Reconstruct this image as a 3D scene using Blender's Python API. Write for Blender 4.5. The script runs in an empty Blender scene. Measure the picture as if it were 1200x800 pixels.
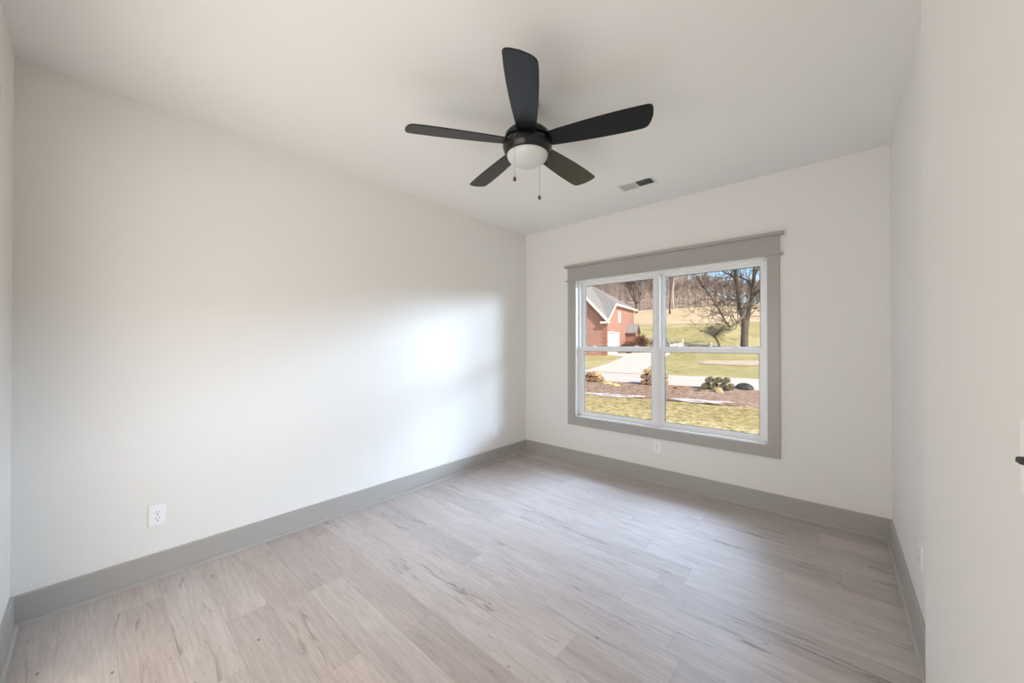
import bpy, math, random
from mathutils import Vector, Matrix
from math import pi, sin, cos, radians as R

random.seed(7)
SC = bpy.context.scene
COL = SC.collection

# ------------------------------------------------------------------ camera
cam_d = bpy.data.cameras.new('camera')
cam_d.sensor_width = 36.0
cam_d.lens = 36.0 * 433.45 / 1200.0
cam_d.clip_start = 0.02
cam_d.clip_end = 2000
cam = bpy.data.objects.new('camera', cam_d)
cam.location = (0, 0, 1.3561)
cam.rotation_euler = (pi / 2 + 0.0069, 0, 0.7205)
COL.objects.link(cam)
SC.camera = cam

# ------------------------------------------------------------------ exposure
SC.view_settings.view_transform = 'Standard'
SC.view_settings.look = 'None'
SC.view_settings.gamma = 1.0
SC.view_settings.exposure = 0.0
SC.view_settings.use_curve_mapping = False
SC.cycles.use_denoising = True
SC.cycles.max_bounces = 10
SC.cycles.diffuse_bounces = 6
SC.cycles.transparent_max_bounces = 12
SC.cycles.sample_clamp_indirect = 6.0

# ------------------------------------------------------------------ world
W = bpy.data.worlds.new('sky')
SC.world = W
W.use_nodes = True
nt = W.node_tree
nt.nodes.clear()
sky = nt.nodes.new('ShaderNodeTexSky')
sky.sky_type = 'NISHITA'
sky.sun_disc = False
sky.sun_elevation = R(33)
sky.sun_rotation = R(118)
sky.air_density = 1.0
sky.dust_density = 1.2
sky.ozone_density = 1.6
bg = nt.nodes.new('ShaderNodeBackground')
bg.inputs['Strength'].default_value = 0.22
wo = nt.nodes.new('ShaderNodeOutputWorld')
nt.links.new(sky.outputs[0], bg.inputs[0])
nt.links.new(bg.outputs[0], wo.inputs[0])

# ------------------------------------------------------------------ lights
def area(name, loc, target, sx, sy, power, color, spread=180):
    d = bpy.data.lights.new(name, 'AREA')
    d.shape = 'RECTANGLE'
    d.size, d.size_y = sx, sy
    d.energy = power
    d.color = color
    d.spread = R(spread)
    o = bpy.data.objects.new(name, d)
    o.location = loc
    v = Vector(target) - Vector(loc)
    o.rotation_euler = v.to_track_quat('-Z', 'Y').to_euler()
    COL.objects.link(o)
    return o

sd = bpy.data.lights.new('sun', 'SUN')
sd.energy = 5.6
sd.angle = R(0.6)
sd.color = (1.0, 0.90, 0.76)
sun = bpy.data.objects.new('sun', sd)
sun.rotation_euler = Vector((-0.93, 0.34, -0.64)).to_track_quat('-Z', 'Y').to_euler()
sun.location = (20, -10, 20)
COL.objects.link(sun)

# bright daylight arriving from the open sky to the right of the window
area('daylight_outside', (6.0, 9.0, 2.95), (-1.6, 3.6, 1.2), 2.8, 1.5, 78, (0.64, 0.79, 1.0), 50)
area('daylight_front', (3.6, 11.2, 3.6), (-1.4, 3.6, 1.2), 3.4, 1.6, 112, (0.62, 0.78, 1.0), 50)
# open sky high in front of the window
area('daylight_high', (0.0, 11.0, 8.9), (-1.35, 3.7, 1.2), 8.0, 6.5, 520, (0.56, 0.73, 1.0), 50)
# added fill light behind the camera, unseen, shining in through the widened opening
area('fill_light', (-1.35, -0.85, 1.15), (-2.3, 1.0, 1.75), 2.2, 1.9, 50, (1.0, 0.945, 0.88))

# ------------------------------------------------------------------ materials
def nodes(name):
    m = bpy.data.materials.new(name)
    m.use_nodes = True
    t = m.node_tree
    b = t.nodes['Principled BSDF']
    return m, t, b

def N(t, kind, **kw):
    n = t.nodes.new(kind)
    for k, v in kw.items():
        setattr(n, k, v)
    return n

def simple(name, col, rough=0.5, metal=0.0, spec=0.5, noise=0.0, nscale=20.0, bump=0.0, bscale=200.0, coat=0.0):
    m, t, b = nodes(name)
    b.inputs['Base Color'].default_value = (*col, 1)
    b.inputs['Roughness'].default_value = rough
    b.inputs['Metallic'].default_value = metal
    b.inputs['Specular IOR Level'].default_value = spec
    b.inputs['Coat Weight'].default_value = coat
    tc = N(t, 'ShaderNodeTexCoord')
    if noise > 0:
        nz = N(t, 'ShaderNodeTexNoise')
        nz.inputs['Scale'].default_value = nscale
        nz.inputs['Detail'].default_value = 5
        t.links.new(tc.outputs['Object'], nz.inputs['Vector'])
        cr = N(t, 'ShaderNodeValToRGB')
        cr.color_ramp.elements[0].position = 0.3
        cr.color_ramp.elements[1].position = 0.7
        cr.color_ramp.elements[0].color = (*[c * (1 - noise) for c in col], 1)
        cr.color_ramp.elements[1].color = (*[min(1, c * (1 + noise)) for c in col], 1)
        t.links.new(nz.outputs['Fac'], cr.inputs['Fac'])
        t.links.new(cr.outputs['Color'], b.inputs['Base Color'])
    if bump > 0:
        n2 = N(t, 'ShaderNodeTexNoise')
        n2.inputs['Scale'].default_value = bscale
        n2.inputs['Detail'].default_value = 3
        t.links.new(tc.outputs['Object'], n2.inputs['Vector'])
        bp = N(t, 'ShaderNodeBump')
        bp.inputs['Strength'].default_value = bump
        bp.inputs['Distance'].default_value = 0.002
        t.links.new(n2.outputs['Fac'], bp.inputs['Height'])
        t.links.new(bp.outputs['Normal'], b.inputs['Normal'])
    return m

def ramp2(name, stops, scale=1.0, detail=6, rough=0.9, stretch=(1, 1, 1), bump=0.0, bdist=0.05, second=None):
    """noise through a colour ramp, optionally mixed with a second larger noise"""
    m, t, b = nodes(name)
    b.inputs['Roughness'].default_value = rough
    b.inputs['Specular IOR Level'].default_value = 0.15
    tc = N(t, 'ShaderNodeTexCoord')
    mp = N(t, 'ShaderNodeMapping')
    mp.inputs['Scale'].default_value = stretch
    t.links.new(tc.outputs['Object'], mp.inputs['Vector'])
    nz = N(t, 'ShaderNodeTexNoise')
    nz.inputs['Scale'].default_value = scale
    nz.inputs['Detail'].default_value = detail
    nz.inputs['Roughness'].default_value = 0.65
    t.links.new(mp.outputs[0], nz.inputs['Vector'])
    cr = N(t, 'ShaderNodeValToRGB')
    els = cr.color_ramp.elements
    while len(els) < len(stops):
        els.new(0.5)
    for e, (p, c) in zip(els, stops):
        e.position = p
        e.color = (*c, 1)
    t.links.new(nz.outputs['Fac'], cr.inputs['Fac'])
    out = cr.outputs['Color']
    if second:
        sc2, col2, lo, hi = second
        n2 = N(t, 'ShaderNodeTexNoise')
        n2.inputs['Scale'].default_value = sc2
        n2.inputs['Detail'].default_value = 4
        t.links.new(tc.outputs['Object'], n2.inputs['Vector'])
        mr = N(t, 'ShaderNodeMapRange')
        mr.inputs['From Min'].default_value = lo
        mr.inputs['From Max'].default_value = hi
        t.links.new(n2.outputs['Fac'], mr.inputs['Value'])
        mx = N(t, 'ShaderNodeMixRGB')
        mx.inputs['Color2'].default_value = (*col2, 1)
        t.links.new(mr.outputs[0], mx.inputs['Fac'])
        t.links.new(out, mx.inputs['Color1'])
        out = mx.outputs[0]
    t.links.new(out, b.inputs['Base Color'])
    if bump > 0:
        bp = N(t, 'ShaderNodeBump')
        bp.inputs['Strength'].default_value = bump
        bp.inputs['Distance'].default_value = bdist
        t.links.new(nz.outputs['Fac'], bp.inputs['Height'])
        t.links.new(bp.outputs['Normal'], b.inputs['Normal'])
    return m

M = {}
M['wall'] = simple('wall_paint', (0.81, 0.80, 0.775), 0.55, spec=0.25, bump=0.12, bscale=260)
M['ceiling'] = simple('ceiling_paint', (0.86, 0.85, 0.83), 0.8, spec=0.15, bump=0.15, bscale=160)
M['trim'] = simple('trim_paint', (0.400, 0.384, 0.358), 0.32, spec=0.45, bump=0.03, bscale=60)
M['vinyl'] = simple('white_vinyl', (0.82, 0.83, 0.84), 0.28, spec=0.5)
M['gasket'] = simple('dark_gasket', (0.05, 0.05, 0.055), 0.6)
M['plastic'] = simple('white_plastic', (0.90, 0.90, 0.93), 0.3)
M['slot'] = simple('dark_slot', (0.03, 0.03, 0.03), 0.7)
M['fan'] = simple('fan_metal', (0.010, 0.010, 0.012), 0.25, spec=0.4, coat=0.0)
M['chain'] = simple('chain_metal', (0.30, 0.27, 0.23), 0.35, metal=0.8)
M['fob'] = simple('fob_bronze', (0.07, 0.045, 0.03), 0.3, spec=0.7)
M['vent'] = simple('vent_enamel', (0.72, 0.73, 0.74), 0.4)
M['duct'] = simple('duct_shade', (0.03, 0.033, 0.038), 0.8)
M['siding'] = simple('siding_paint', (0.65, 0.64, 0.60), 0.7, noise=0.04)

def blade_mat():
    m, t, b = nodes('fan_blade_dark_wood')
    b.inputs['Roughness'].default_value = 0.28
    b.inputs['Specular IOR Level'].default_value = 0.32
    b.inputs['Coat Weight'].default_value = 0.0
    b.inputs['Coat Roughness'].default_value = 0.28
    tc = N(t, 'ShaderNodeTexCoord')
    mp = N(t, 'ShaderNodeMapping')
    mp.inputs['Scale'].default_value = (3, 60, 20)
    nz = N(t, 'ShaderNodeTexNoise')
    nz.inputs['Scale'].default_value = 3
    nz.inputs['Detail'].default_value = 6
    cr = N(t, 'ShaderNodeValToRGB')
    cr.color_ramp.elements[0].position = 0.35
    cr.color_ramp.elements[0].color = (0.004, 0.004, 0.005, 1)
    cr.color_ramp.elements[1].position = 0.75
    cr.color_ramp.elements[1].color = (0.010, 0.010, 0.012, 1)
    t.links.new(tc.outputs['Object'], mp.inputs[0])
    t.links.new(mp.outputs[0], nz.inputs['Vector'])
    t.links.new(nz.outputs['Fac'], cr.inputs['Fac'])
    t.links.new(cr.outputs[0], b.inputs['Base Color'])
    return m
M['blade'] = blade_mat()

def bowl_mat():
    m, t, b = nodes('frosted_glass_bowl')
    b.inputs['Base Color'].default_value = (0.66, 0.665, 0.65, 1)
    b.inputs['Roughness'].default_value = 0.35
    b.inputs['Subsurface Weight'].default_value = 0.25
    b.inputs['Subsurface Scale'].default_value = 0.03
    return m
M['bowl'] = bowl_mat()

def glass_mat():
    m = bpy.data.materials.new('window_glass')
    m.use_nodes = True
    t = m.node_tree
    t.nodes.clear()
    tr = N(t, 'ShaderNodeBsdfTransparent')
    tr.inputs[0].default_value = (0.97, 0.98, 0.98, 1)
    gl = N(t, 'ShaderNodeBsdfGlossy')
    gl.inputs['Roughness'].default_value = 0.02
    lf = N(t, 'ShaderNodeLayerWeight')
    lf.inputs[0].default_value = 0.5
    pw = N(t, 'ShaderNodeMath', operation='POWER')
    pw.inputs[1].default_value = 5.0
    t.links.new(lf.outputs['Facing'], pw.inputs[0])
    lw = N(t, 'ShaderNodeMath', operation='MULTIPLY_ADD')
    lw.inputs[1].default_value = 0.6
    lw.inputs[2].default_value = 0.006
    t.links.new(pw.outputs[0], lw.inputs[0])
    mx = N(t, 'ShaderNodeMixShader')
    o = N(t, 'ShaderNodeOutputMaterial')
    t.links.new(lw.outputs[0], mx.inputs[0])
    t.links.new(tr.outputs[0], mx.inputs[1])
    t.links.new(gl.outputs[0], mx.inputs[2])
    t.links.new(mx.outputs[0], o.inputs[0])
    return m
M['glass'] = glass_mat()

def floor_mat():
    """light oak vinyl planks running along X, every plank its own tone and grain"""
    m, t, b = nodes('oak_planks')
    L = t.links.new
    tc = N(t, 'ShaderNodeTexCoord')
    sp = N(t, 'ShaderNodeSeparateXYZ')
    L(tc.outputs['Object'], sp.inputs[0])
    def mt(op, a, b_=None, c=None):
        n = N(t, 'ShaderNodeMath', operation=op)
        for i, v in enumerate((a, b_, c)):
            if v is None: continue
            if isinstance(v, (int, float)): n.inputs[i].default_value = v
            else: L(v, n.inputs[i])
        return n.outputs[0]
    PW, PL = 0.178, 1.22
    v = mt('DIVIDE', mt('ADD', sp.outputs['Y'], 20.03), PW)
    row = mt('FLOOR', v)
    wn = N(t, 'ShaderNodeTexWhiteNoise', noise_dimensions='1D')
    L(row, wn.inputs['W'])
    u = mt('ADD', mt('DIVIDE', mt('ADD', sp.outputs['X'], 20.0), PL), wn.outputs['Value'])
    cid = mt('FLOOR', u)
    cb = N(t, 'ShaderNodeCombineXYZ')
    L(row, cb.inputs[0]); L(cid, cb.inputs[1])
    wp = N(t, 'ShaderNodeTexWhiteNoise', noise_dimensions='3D')
    L(cb.outputs[0], wp.inputs['Vector'])
    rnd = wp.outputs['Value']
    # grain coordinates shifted per plank
    g = N(t, 'ShaderNodeCombineXYZ')
    L(mt('ADD', sp.outputs['X'], mt('MULTIPLY', rnd, 37.0)), g.inputs[0])
    L(mt('ADD', sp.outputs['Y'], mt('MULTIPLY', rnd, 91.0)), g.inputs[1])
    L(mt('MULTIPLY', rnd, 13.0), g.inputs[2])
    def noise(scale, stretch, detail=6, rough=0.6, dist=0.0):
        mp = N(t, 'ShaderNodeMapping')
        mp.inputs['Scale'].default_value = stretch
        L(g.outputs[0], mp.inputs[0])
        n = N(t, 'ShaderNodeTexNoise')
        n.inputs['Scale'].default_value = scale
        n.inputs['Detail'].default_value = detail
        n.inputs['Roughness'].default_value = rough
        n.inputs['Distortion'].default_value = dist
        L(mp.outputs[0], n.inputs['Vector'])
        return n.outputs['Fac']
    fine = noise(6.0, (1.5, 17, 1), 9, 0.78, 0.4)
    broad = noise(2.2, (1.0, 5.5, 1), 5, 0.55, 0.6)
    streak = noise(2.0, (1.1, 9, 1), 6, 0.62, 1.2)
    # cathedral rings
    mpw = N(t, 'ShaderNodeMapping')
    mpw.inputs['Scale'].default_value = (0.45, 3.2, 1)
    L(g.outputs[0], mpw.inputs[0])
    wv = N(t, 'ShaderNodeTexWave', wave_type='RINGS')
    wv.inputs['Scale'].default_value = 3.2
    wv.inputs['Distortion'].default_value = 13.0
    wv.inputs['Detail'].default_value = 3
    wv.inputs['Detail Scale'].default_value = 1.2
    L(mpw.outputs[0], wv.inputs['Vector'])
    base = N(t, 'ShaderNodeValToRGB')
    e = base.color_ramp.elements
    e[0].position, e[0].color = 0.28, (0.36, 0.30, 0.27, 1)
    e[1].position, e[1].color = 0.72, (0.64, 0.565, 0.53, 1)
    tone = mt('ADD', mt('MULTIPLY', fine, 0.62), mt('MULTIPLY', broad, 0.38))
    L(tone, base.inputs['Fac'])
    # plank to plank tone
    hv = N(t, 'ShaderNodeHueSaturation')
    L(mt('ADD', mt('MULTIPLY', rnd, 0.20), 0.90), hv.inputs['Value'])
    L(mt('ADD', mt('MULTIPLY', wn.outputs['Value'], 0.3), 0.72), hv.inputs['Saturation'])
    L(base.outputs[0], hv.inputs['Color'])
    # rings darken slightly
    m1 = N(t, 'ShaderNodeMixRGB', blend_type='MULTIPLY')
    L(mt('MULTIPLY', mt('POWER', wv.outputs['Fac'], 3.0), 0.15), m1.inputs['Fac'])
    L(hv.outputs[0], m1.inputs['Color1'])
    m1.inputs['Color2'].default_value = (0.60, 0.52, 0.47, 1)
    # dark mineral streaks, strong in some planks and faint in others
    wn2 = N(t, 'ShaderNodeTexWhiteNoise', noise_dimensions='1D')
    L(mt('MULTIPLY', rnd, 517.0), wn2.inputs['W'])
    wp2 = wn2.outputs['Value']
    sr = N(t, 'ShaderNodeMapRange')
    sr.inputs['From Min'].default_value = 0.585
    sr.inputs['From Max'].default_value = 0.67
    L(streak, sr.inputs['Value'])
    m2 = N(t, 'ShaderNodeMixRGB')
    L(mt('MULTIPLY', sr.outputs[0], mt('MULTIPLY', mt('ADD', mt('MULTIPLY', fine, 1.0), 0.3), mt('MULTIPLY_ADD', wp2, 1.15, -0.15))), m2.inputs['Fac'])
    L(m1.outputs[0], m2.inputs['Color1'])
    m2.inputs['Color2'].default_value = (0.17, 0.135, 0.11, 1)
    # knots
    mk = N(t, 'ShaderNodeMapping')
    mk.inputs['Scale'].default_value = (1.0, 2.0, 1)
    L(g.outputs[0], mk.inputs[0])
    vo = N(t, 'ShaderNodeTexVoronoi')
    vo.inputs['Scale'].default_value = 3.2
    L(mk.outputs[0], vo.inputs['Vector'])
    kr = N(t, 'ShaderNodeMapRange')
    kr.inputs['From Min'].default_value = 0.045
    kr.inputs['From Max'].default_value = 0.015
    L(vo.outputs['Distance'], kr.inputs['Value'])
    m3 = N(t, 'ShaderNodeMixRGB')
    L(mt('MULTIPLY', kr.outputs[0], 0.85), m3.inputs['Fac'])
    L(m2.outputs[0], m3.inputs['Color1'])
    m3.inputs['Color2'].default_value = (0.12, 0.09, 0.075, 1)
    # seams
    fv = mt('FRACT', v)
    fu = mt('FRACT', u)
    dv = mt('MULTIPLY', mt('MINIMUM', fv, mt('SUBTRACT', 1.0, fv)), PW)
    du = mt('MULTIPLY', mt('MINIMUM', fu, mt('SUBTRACT', 1.0, fu)), PL)
    dd = mt('MINIMUM', dv, du)
    se = N(t, 'ShaderNodeMapRange')
    se.inputs['From Min'].default_value = 0.0020
    se.inputs['From Max'].default_value = 0.0006
    L(dd, se.inputs['Value'])
    m4 = N(t, 'ShaderNodeMixRGB')
    L(mt('MULTIPLY', se.outputs[0], 0.38), m4.inputs['Fac'])
    L(m3.outputs[0], m4.inputs['Color1'])
    m4.inputs['Color2'].default_value = (0.24, 0.20, 0.18, 1)
    L(m4.outputs[0], b.inputs['Base Color'])
    L(mt('ADD', mt('MULTIPLY', fine, 0.20), 0.30), b.inputs['Roughness'])
    b.inputs['Specular IOR Level'].default_value = 0.45
    bp = N(t, 'ShaderNodeBump')
    bp.inputs['Strength'].default_value = 0.25
    bp.inputs['Distance'].default_value = 0.0015
    L(mt('SUBTRACT', mt('MULTIPLY', fine, 0.5), se.outputs[0]), bp.inputs['Height'])
    L(bp.outputs[0], b.inputs['Normal'])
    return m
M['floor'] = floor_mat()

def brick_mat(name, c1, c2, mortar, axis='X'):
    m, t, b = nodes(name)
    b.inputs['Roughness'].default_value = 0.9
    tc = N(t, 'ShaderNodeTexCoord')
    sp = N(t, 'ShaderNodeSeparateXYZ')
    cb = N(t, 'ShaderNodeCombineXYZ')
    t.links.new(tc.outputs['Object'], sp.inputs[0])
    ad = N(t, 'ShaderNodeMath', operation='ADD')
    t.links.new(sp.outputs['X'], ad.inputs[0])
    t.links.new(sp.outputs['Y'], ad.inputs[1])
    t.links.new(ad.outputs[0], cb.inputs[0])
    t.links.new(sp.outputs['Z'], cb.inputs[1])
    br = N(t, 'ShaderNodeTexBrick')
    br.inputs['Color1'].default_value = (*c1, 1)
    br.inputs['Color2'].default_value = (*c2, 1)
    br.inputs['Mortar'].default_value = (*mortar, 1)
    br.inputs['Scale'].default_value = 1.0
    br.inputs['Brick Width'].default_value = 0.24
    br.inputs['Row Height'].default_value = 0.085
    br.inputs['Mortar Size'].default_value = 0.008
    t.links.new(cb.outputs[0], br.inputs['Vector'])
    t.links.new(br.outputs['Color'], b.inputs['Base Color'])
    return m
M['brick'] = brick_mat('red_brick', (0.33, 0.125, 0.095), (0.44, 0.20, 0.155), (0.55, 0.46, 0.40))
M['quoin'] = brick_mat('quoin_brick', (0.30, 0.09, 0.06), (0.36, 0.13, 0.09), (0.5, 0.42, 0.36))
M['shingle'] = ramp2('roof_shingle', [(0.3, (0.22, 0.21, 0.21)), (0.7, (0.36, 0.34, 0.33))], 3.0, 8, stretch=(1, 1, 6))
M['white_trim'] = simple('white_exterior_trim', (0.85, 0.84, 0.80), 0.5)
M['garage'] = simple('garage_door_white', (0.88, 0.87, 0.84), 0.5)
M['grass'] = ramp2('lawn_grass', [(0.36, (0.20, 0.16, 0.05)), (0.46, (0.44, 0.35, 0.14)), (0.55, (0.64, 0.50, 0.25)), (0.66, (0.82, 0.68, 0.42))],
                   9.0, 9, stretch=(1, 1, 1), bump=0.8, bdist=0.05, second=(0.5, (0.42, 0.36, 0.12), 0.5, 0.95))
M['grass_far'] = ramp2('lawn_grass_beyond', [(0.36, (0.28, 0.25, 0.09)), (0.5, (0.45, 0.39, 0.16)), (0.64, (0.64, 0.54, 0.28))],
                       2.5, 9, stretch=(0.6, 1.0, 1), bump=0.4, bdist=0.05, second=(0.12, (0.66, 0.54, 0.30), 0.45, 0.7))
M['field'] = ramp2('dry_field', [(0.38, (0.56, 0.40, 0.24)), (0.62, (0.84, 0.64, 0.42))], 0.8, 8, stretch=(0.3, 1.2, 1),
                   second=(0.05, (0.62, 0.50, 0.26), 0.5, 0.8))
M['dirt'] = ramp2('leaf_strewn_dirt', [(0.36, (0.13, 0.07, 0.045)), (0.47, (0.34, 0.20, 0.14)), (0.56, (0.56, 0.39, 0.28)), (0.66, (0.82, 0.68, 0.54))],
                  11.0, 9, bump=0.8, bdist=0.05)
M['bare_soil'] = ramp2('bare_soil', [(0.3, (0.58, 0.44, 0.32)), (0.7, (0.74, 0.60, 0.46))], 2.0, 8)
M['road'] = ramp2('pale_asphalt', [(0.3, (0.70, 0.62, 0.54)), (0.7, (0.80, 0.72, 0.64))], 4.0, 8)
M['drive'] = ramp2('pale_concrete', [(0.3, (0.72, 0.63, 0.54)), (0.7, (0.82, 0.73, 0.64))], 2.0, 8)
M['woodfloor'] = ramp2('leaf_litter_hill', [(0.3, (0.24, 0.17, 0.13)), (0.7, (0.50, 0.39, 0.32))], 0.25, 10, stretch=(1, 0.5, 1))
M['snow'] = ramp2('old_snow', [(0.43, (0.40, 0.27, 0.20)), (0.50, (0.70, 0.62, 0.57)), (0.62, (0.90, 0.88, 0.88))], 5.0, 8, stretch=(0.5, 1, 1))
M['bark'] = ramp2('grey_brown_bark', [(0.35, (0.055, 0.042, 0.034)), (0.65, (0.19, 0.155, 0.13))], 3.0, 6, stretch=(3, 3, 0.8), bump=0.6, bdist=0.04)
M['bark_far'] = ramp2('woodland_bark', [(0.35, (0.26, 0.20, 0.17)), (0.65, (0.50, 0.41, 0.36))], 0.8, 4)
M['bark_pale'] = ramp2('pale_bark', [(0.35, (0.42, 0.38, 0.33)), (0.65, (0.68, 0.63, 0.56))], 2.0, 4)
M['shrub'] = ramp2('brown_shrub_twigs', [(0.35, (0.10, 0.05, 0.035)), (0.65, (0.26, 0.15, 0.10))], 4.0, 5)
M['sod'] = ramp2('sod_soil_side', [(0.38, (0.07, 0.04, 0.025)), (0.5, (0.30, 0.18, 0.10)), (0.62, (0.62, 0.46, 0.28))], 12.0, 6, stretch=(1, 1, 2.5), bump=0.6, bdist=0.02)
M['sod_dark'] = ramp2('sod_dark_side', [(0.40, (0.03, 0.03, 0.02)), (0.52, (0.12, 0.10, 0.055)), (0.64, (0.46, 0.36, 0.20))], 12.0, 6, bump=0.6, bdist=0.02)
M['sod_top'] = ramp2('dry_sod_grass', [(0.38, (0.26, 0.18, 0.09)), (0.6, (0.66, 0.50, 0.28))], 16.0, 6, bump=0.6, bdist=0.02)
M['stone'] = ramp2('grey_stone', [(0.3, (0.22, 0.23, 0.26)), (0.7, (0.46, 0.44, 0.43))], 3.0, 6)
M['near_black'] = simple('near_black_matte', (0.03, 0.035, 0.03), 0.6, noise=0.3)

# ------------------------------------------------------------------ mesh helpers
class MB:
    def __init__(s):
        s.v = []; s.f = []; s.smooth = []
    def add(s, vs, fs, smooth=False):
        o = len(s.v)
        s.v += [tuple(p) for p in vs]
        for f in fs:
            s.f.append(tuple(i + o for i in f)); s.smooth.append(smooth)
        return s
    def box(s, x0, x1, y0, y1, z0, z1, mtx=None):
        vs = [Vector((x, y, z)) for z in (z0, z1) for y in (y0, y1) for x in (x0, x1)]
        if mtx: vs = [mtx @ p for p in vs]
        return s.add(vs, [(0, 2, 3, 1), (4, 5, 7, 6), (0, 1, 5, 4), (2, 6, 7, 3), (0, 4, 6, 2), (1, 3, 7, 5)])
    def prism(s, poly, y0, y1, axis='Y', mtx=None):
        """poly of (a,b) extruded along an axis"""
        n = len(poly)
        vs = []
        for yy in (y0, y1):
            for a, b in poly:
                p = {'Y': (a, yy, b), 'X': (yy, a, b), 'Z': (a, b, yy)}[axis]
                vs.append(mtx @ Vector(p) if mtx else p)
        fs = [tuple(range(n))[::-1], tuple(range(n, 2 * n))]
        fs += [(i, (i + 1) % n, n + (i + 1) % n, n + i) for i in range(n)]
        return s.add(vs, fs)
    def lathe(s, prof, n=48, centre=(0, 0, 0)):
        cx, cy, cz = centre
        vs = []
        for r, z in prof:
            for i in range(n):
                a = 2 * pi * i / n
                vs.append((cx + r * cos(a), cy + r * sin(a), cz + z))
        fs = []
        for k in range(len(prof) - 1):
            for i in range(n):
                j = (i + 1) % n
                fs.append((k * n + i, k * n + j, (k + 1) * n + j, (k + 1) * n + i))
        return s.add(vs, fs, True)
    def tube(s, pts, rad, n=6, cap=True):
        pts = [Vector(p) for p in pts]
        if not isinstance(rad, (list, tuple)): rad = [rad] * len(pts)
        vs = []
        up = Vector((0.31, 0.17, 0.93)).normalized()
        prev = None
        for i, p in enumerate(pts):
            d = (pts[min(i + 1, len(pts) - 1)] - pts[max(i - 1, 0)])
            if d.length < 1e-9: d = Vector((0, 0, 1))
            d.normalize()
            a = prev - d * prev.dot(d) if prev else d.cross(up)
            if a.length < 1e-5: a = d.cross(Vector((1, 0, 0)))
            a.normalize(); prev = a
            b = d.cross(a)
            for k in range(n):
                t = 2 * pi * k / n
                vs.append(p + (a * cos(t) + b * sin(t)) * rad[i])
        fs = []
        for i in range(len(pts) - 1):
            for k in range(n):
                j = (k + 1) % n
                fs.append((i * n + k, i * n + j, (i + 1) * n + j, (i + 1) * n + k))
        if cap:
            fs.append(tuple(range(n))[::-1])
            fs.append(tuple(range((len(pts) - 1) * n, len(pts) * n)))
        return s.add(vs, fs, True)
    def build(s, name, mat, parent=None, bevel=0.0, seg=2):
        me = bpy.data.meshes.new(name)
        me.from_pydata(s.v, [], s.f)
        me.polygons.foreach_set('use_smooth', s.smooth)
        me.materials.append(M[mat] if isinstance(mat, str) else mat)
        me.update()
        o = bpy.data.objects.new(name, me)
        COL.objects.link(o)
        if parent: o.parent = parent
        if bevel > 0:
            md = o.modifiers.new('bevel', 'BEVEL')
            md.width = bevel; md.segments = seg; md.limit_method = 'ANGLE'; md.angle_limit = R(40)
        return o

def struct(o):
    o['kind'] = 'structure'
    return o

def empty(name, loc, label, cat, rz=0.0, group=None):
    o = bpy.data.objects.new(name, None)
    o.empty_display_size = 0.1
    o.location = loc
    o.rotation_euler = (0, 0, rz)
    COL.objects.link(o)
    return tag(o, label, cat, group)

def tag(o, label, cat, group=None):
    o['label'] = label
    o['category'] = cat
    if group: o['group'] = group
    return o

def copy_tree(o, parent=None):
    c = o.copy()
    COL.objects.link(c)
    c.parent = parent
    for ch in list(o.children):
        copy_tree(ch, c)
    return c

# ------------------------------------------------------------------ room shell
XL, XR, YB, YF, H = -2.972, 0.282, 3.654, -0.249, 2.74
XE, YE = 0.22, 1.866           # corner of the wall that stands forward beside the entry
HB = -2.0                      # far end of the unseen hall added behind the camera for the fill light
T = 0.16
DX0, DX1, DZ = -2.33, -0.05, 2.20   # unseen opening behind the camera, made wide to let the fill light in

struct(MB().box(XL - T, XR + 0.3, HB - 0.15, YB + T, -0.15, 0.0).build('floor', 'floor'))
struct(MB().box(XL - T, XR + 0.3, HB - 0.15, YB + T, H, H + 0.2).build('ceiling', 'ceiling'))
struct(MB().box(XL - T, XL, YF - T, YB + T, 0, H).build('wall_left', 'wall'))
WX0, WX1, WZ0, WZ1 = -2.245, -0.425, 0.530, 2.078
w = MB()
w.box(XL, WX0, YB, YB + T, 0, H).box(WX1, XR, YB, YB + T, 0, H)
w.box(WX0, WX1, YB, YB + T, 0, WZ0).box(WX0, WX1, YB, YB + T, WZ1, H)
struct(w.build('wall_back', 'wall'))
struct(MB().box(XR, XR + 0.3, YE, YB + T, 0, H).build('wall_right', 'wall'))
struct(MB().box(XE, XR + 0.3, HB, YE, 0, H).build('wall_entry', 'wall', bevel=0.004))
w = MB()
w.box(XL, DX0, YF - T, YF, 0, H).box(DX1, XE, YF - T, YF, 0, H).box(DX0, DX1, YF - T, YF, DZ, H)
struct(w.build('wall_front', 'wall'))
struct(MB().box(XL - T, XE, HB - 0.15, HB, 0, H).build('wall_hall_end', 'wall'))
struct(MB().box(-2.75, -2.6, HB, YF - T, 0, H).build('wall_hall_side', 'wall'))

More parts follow.
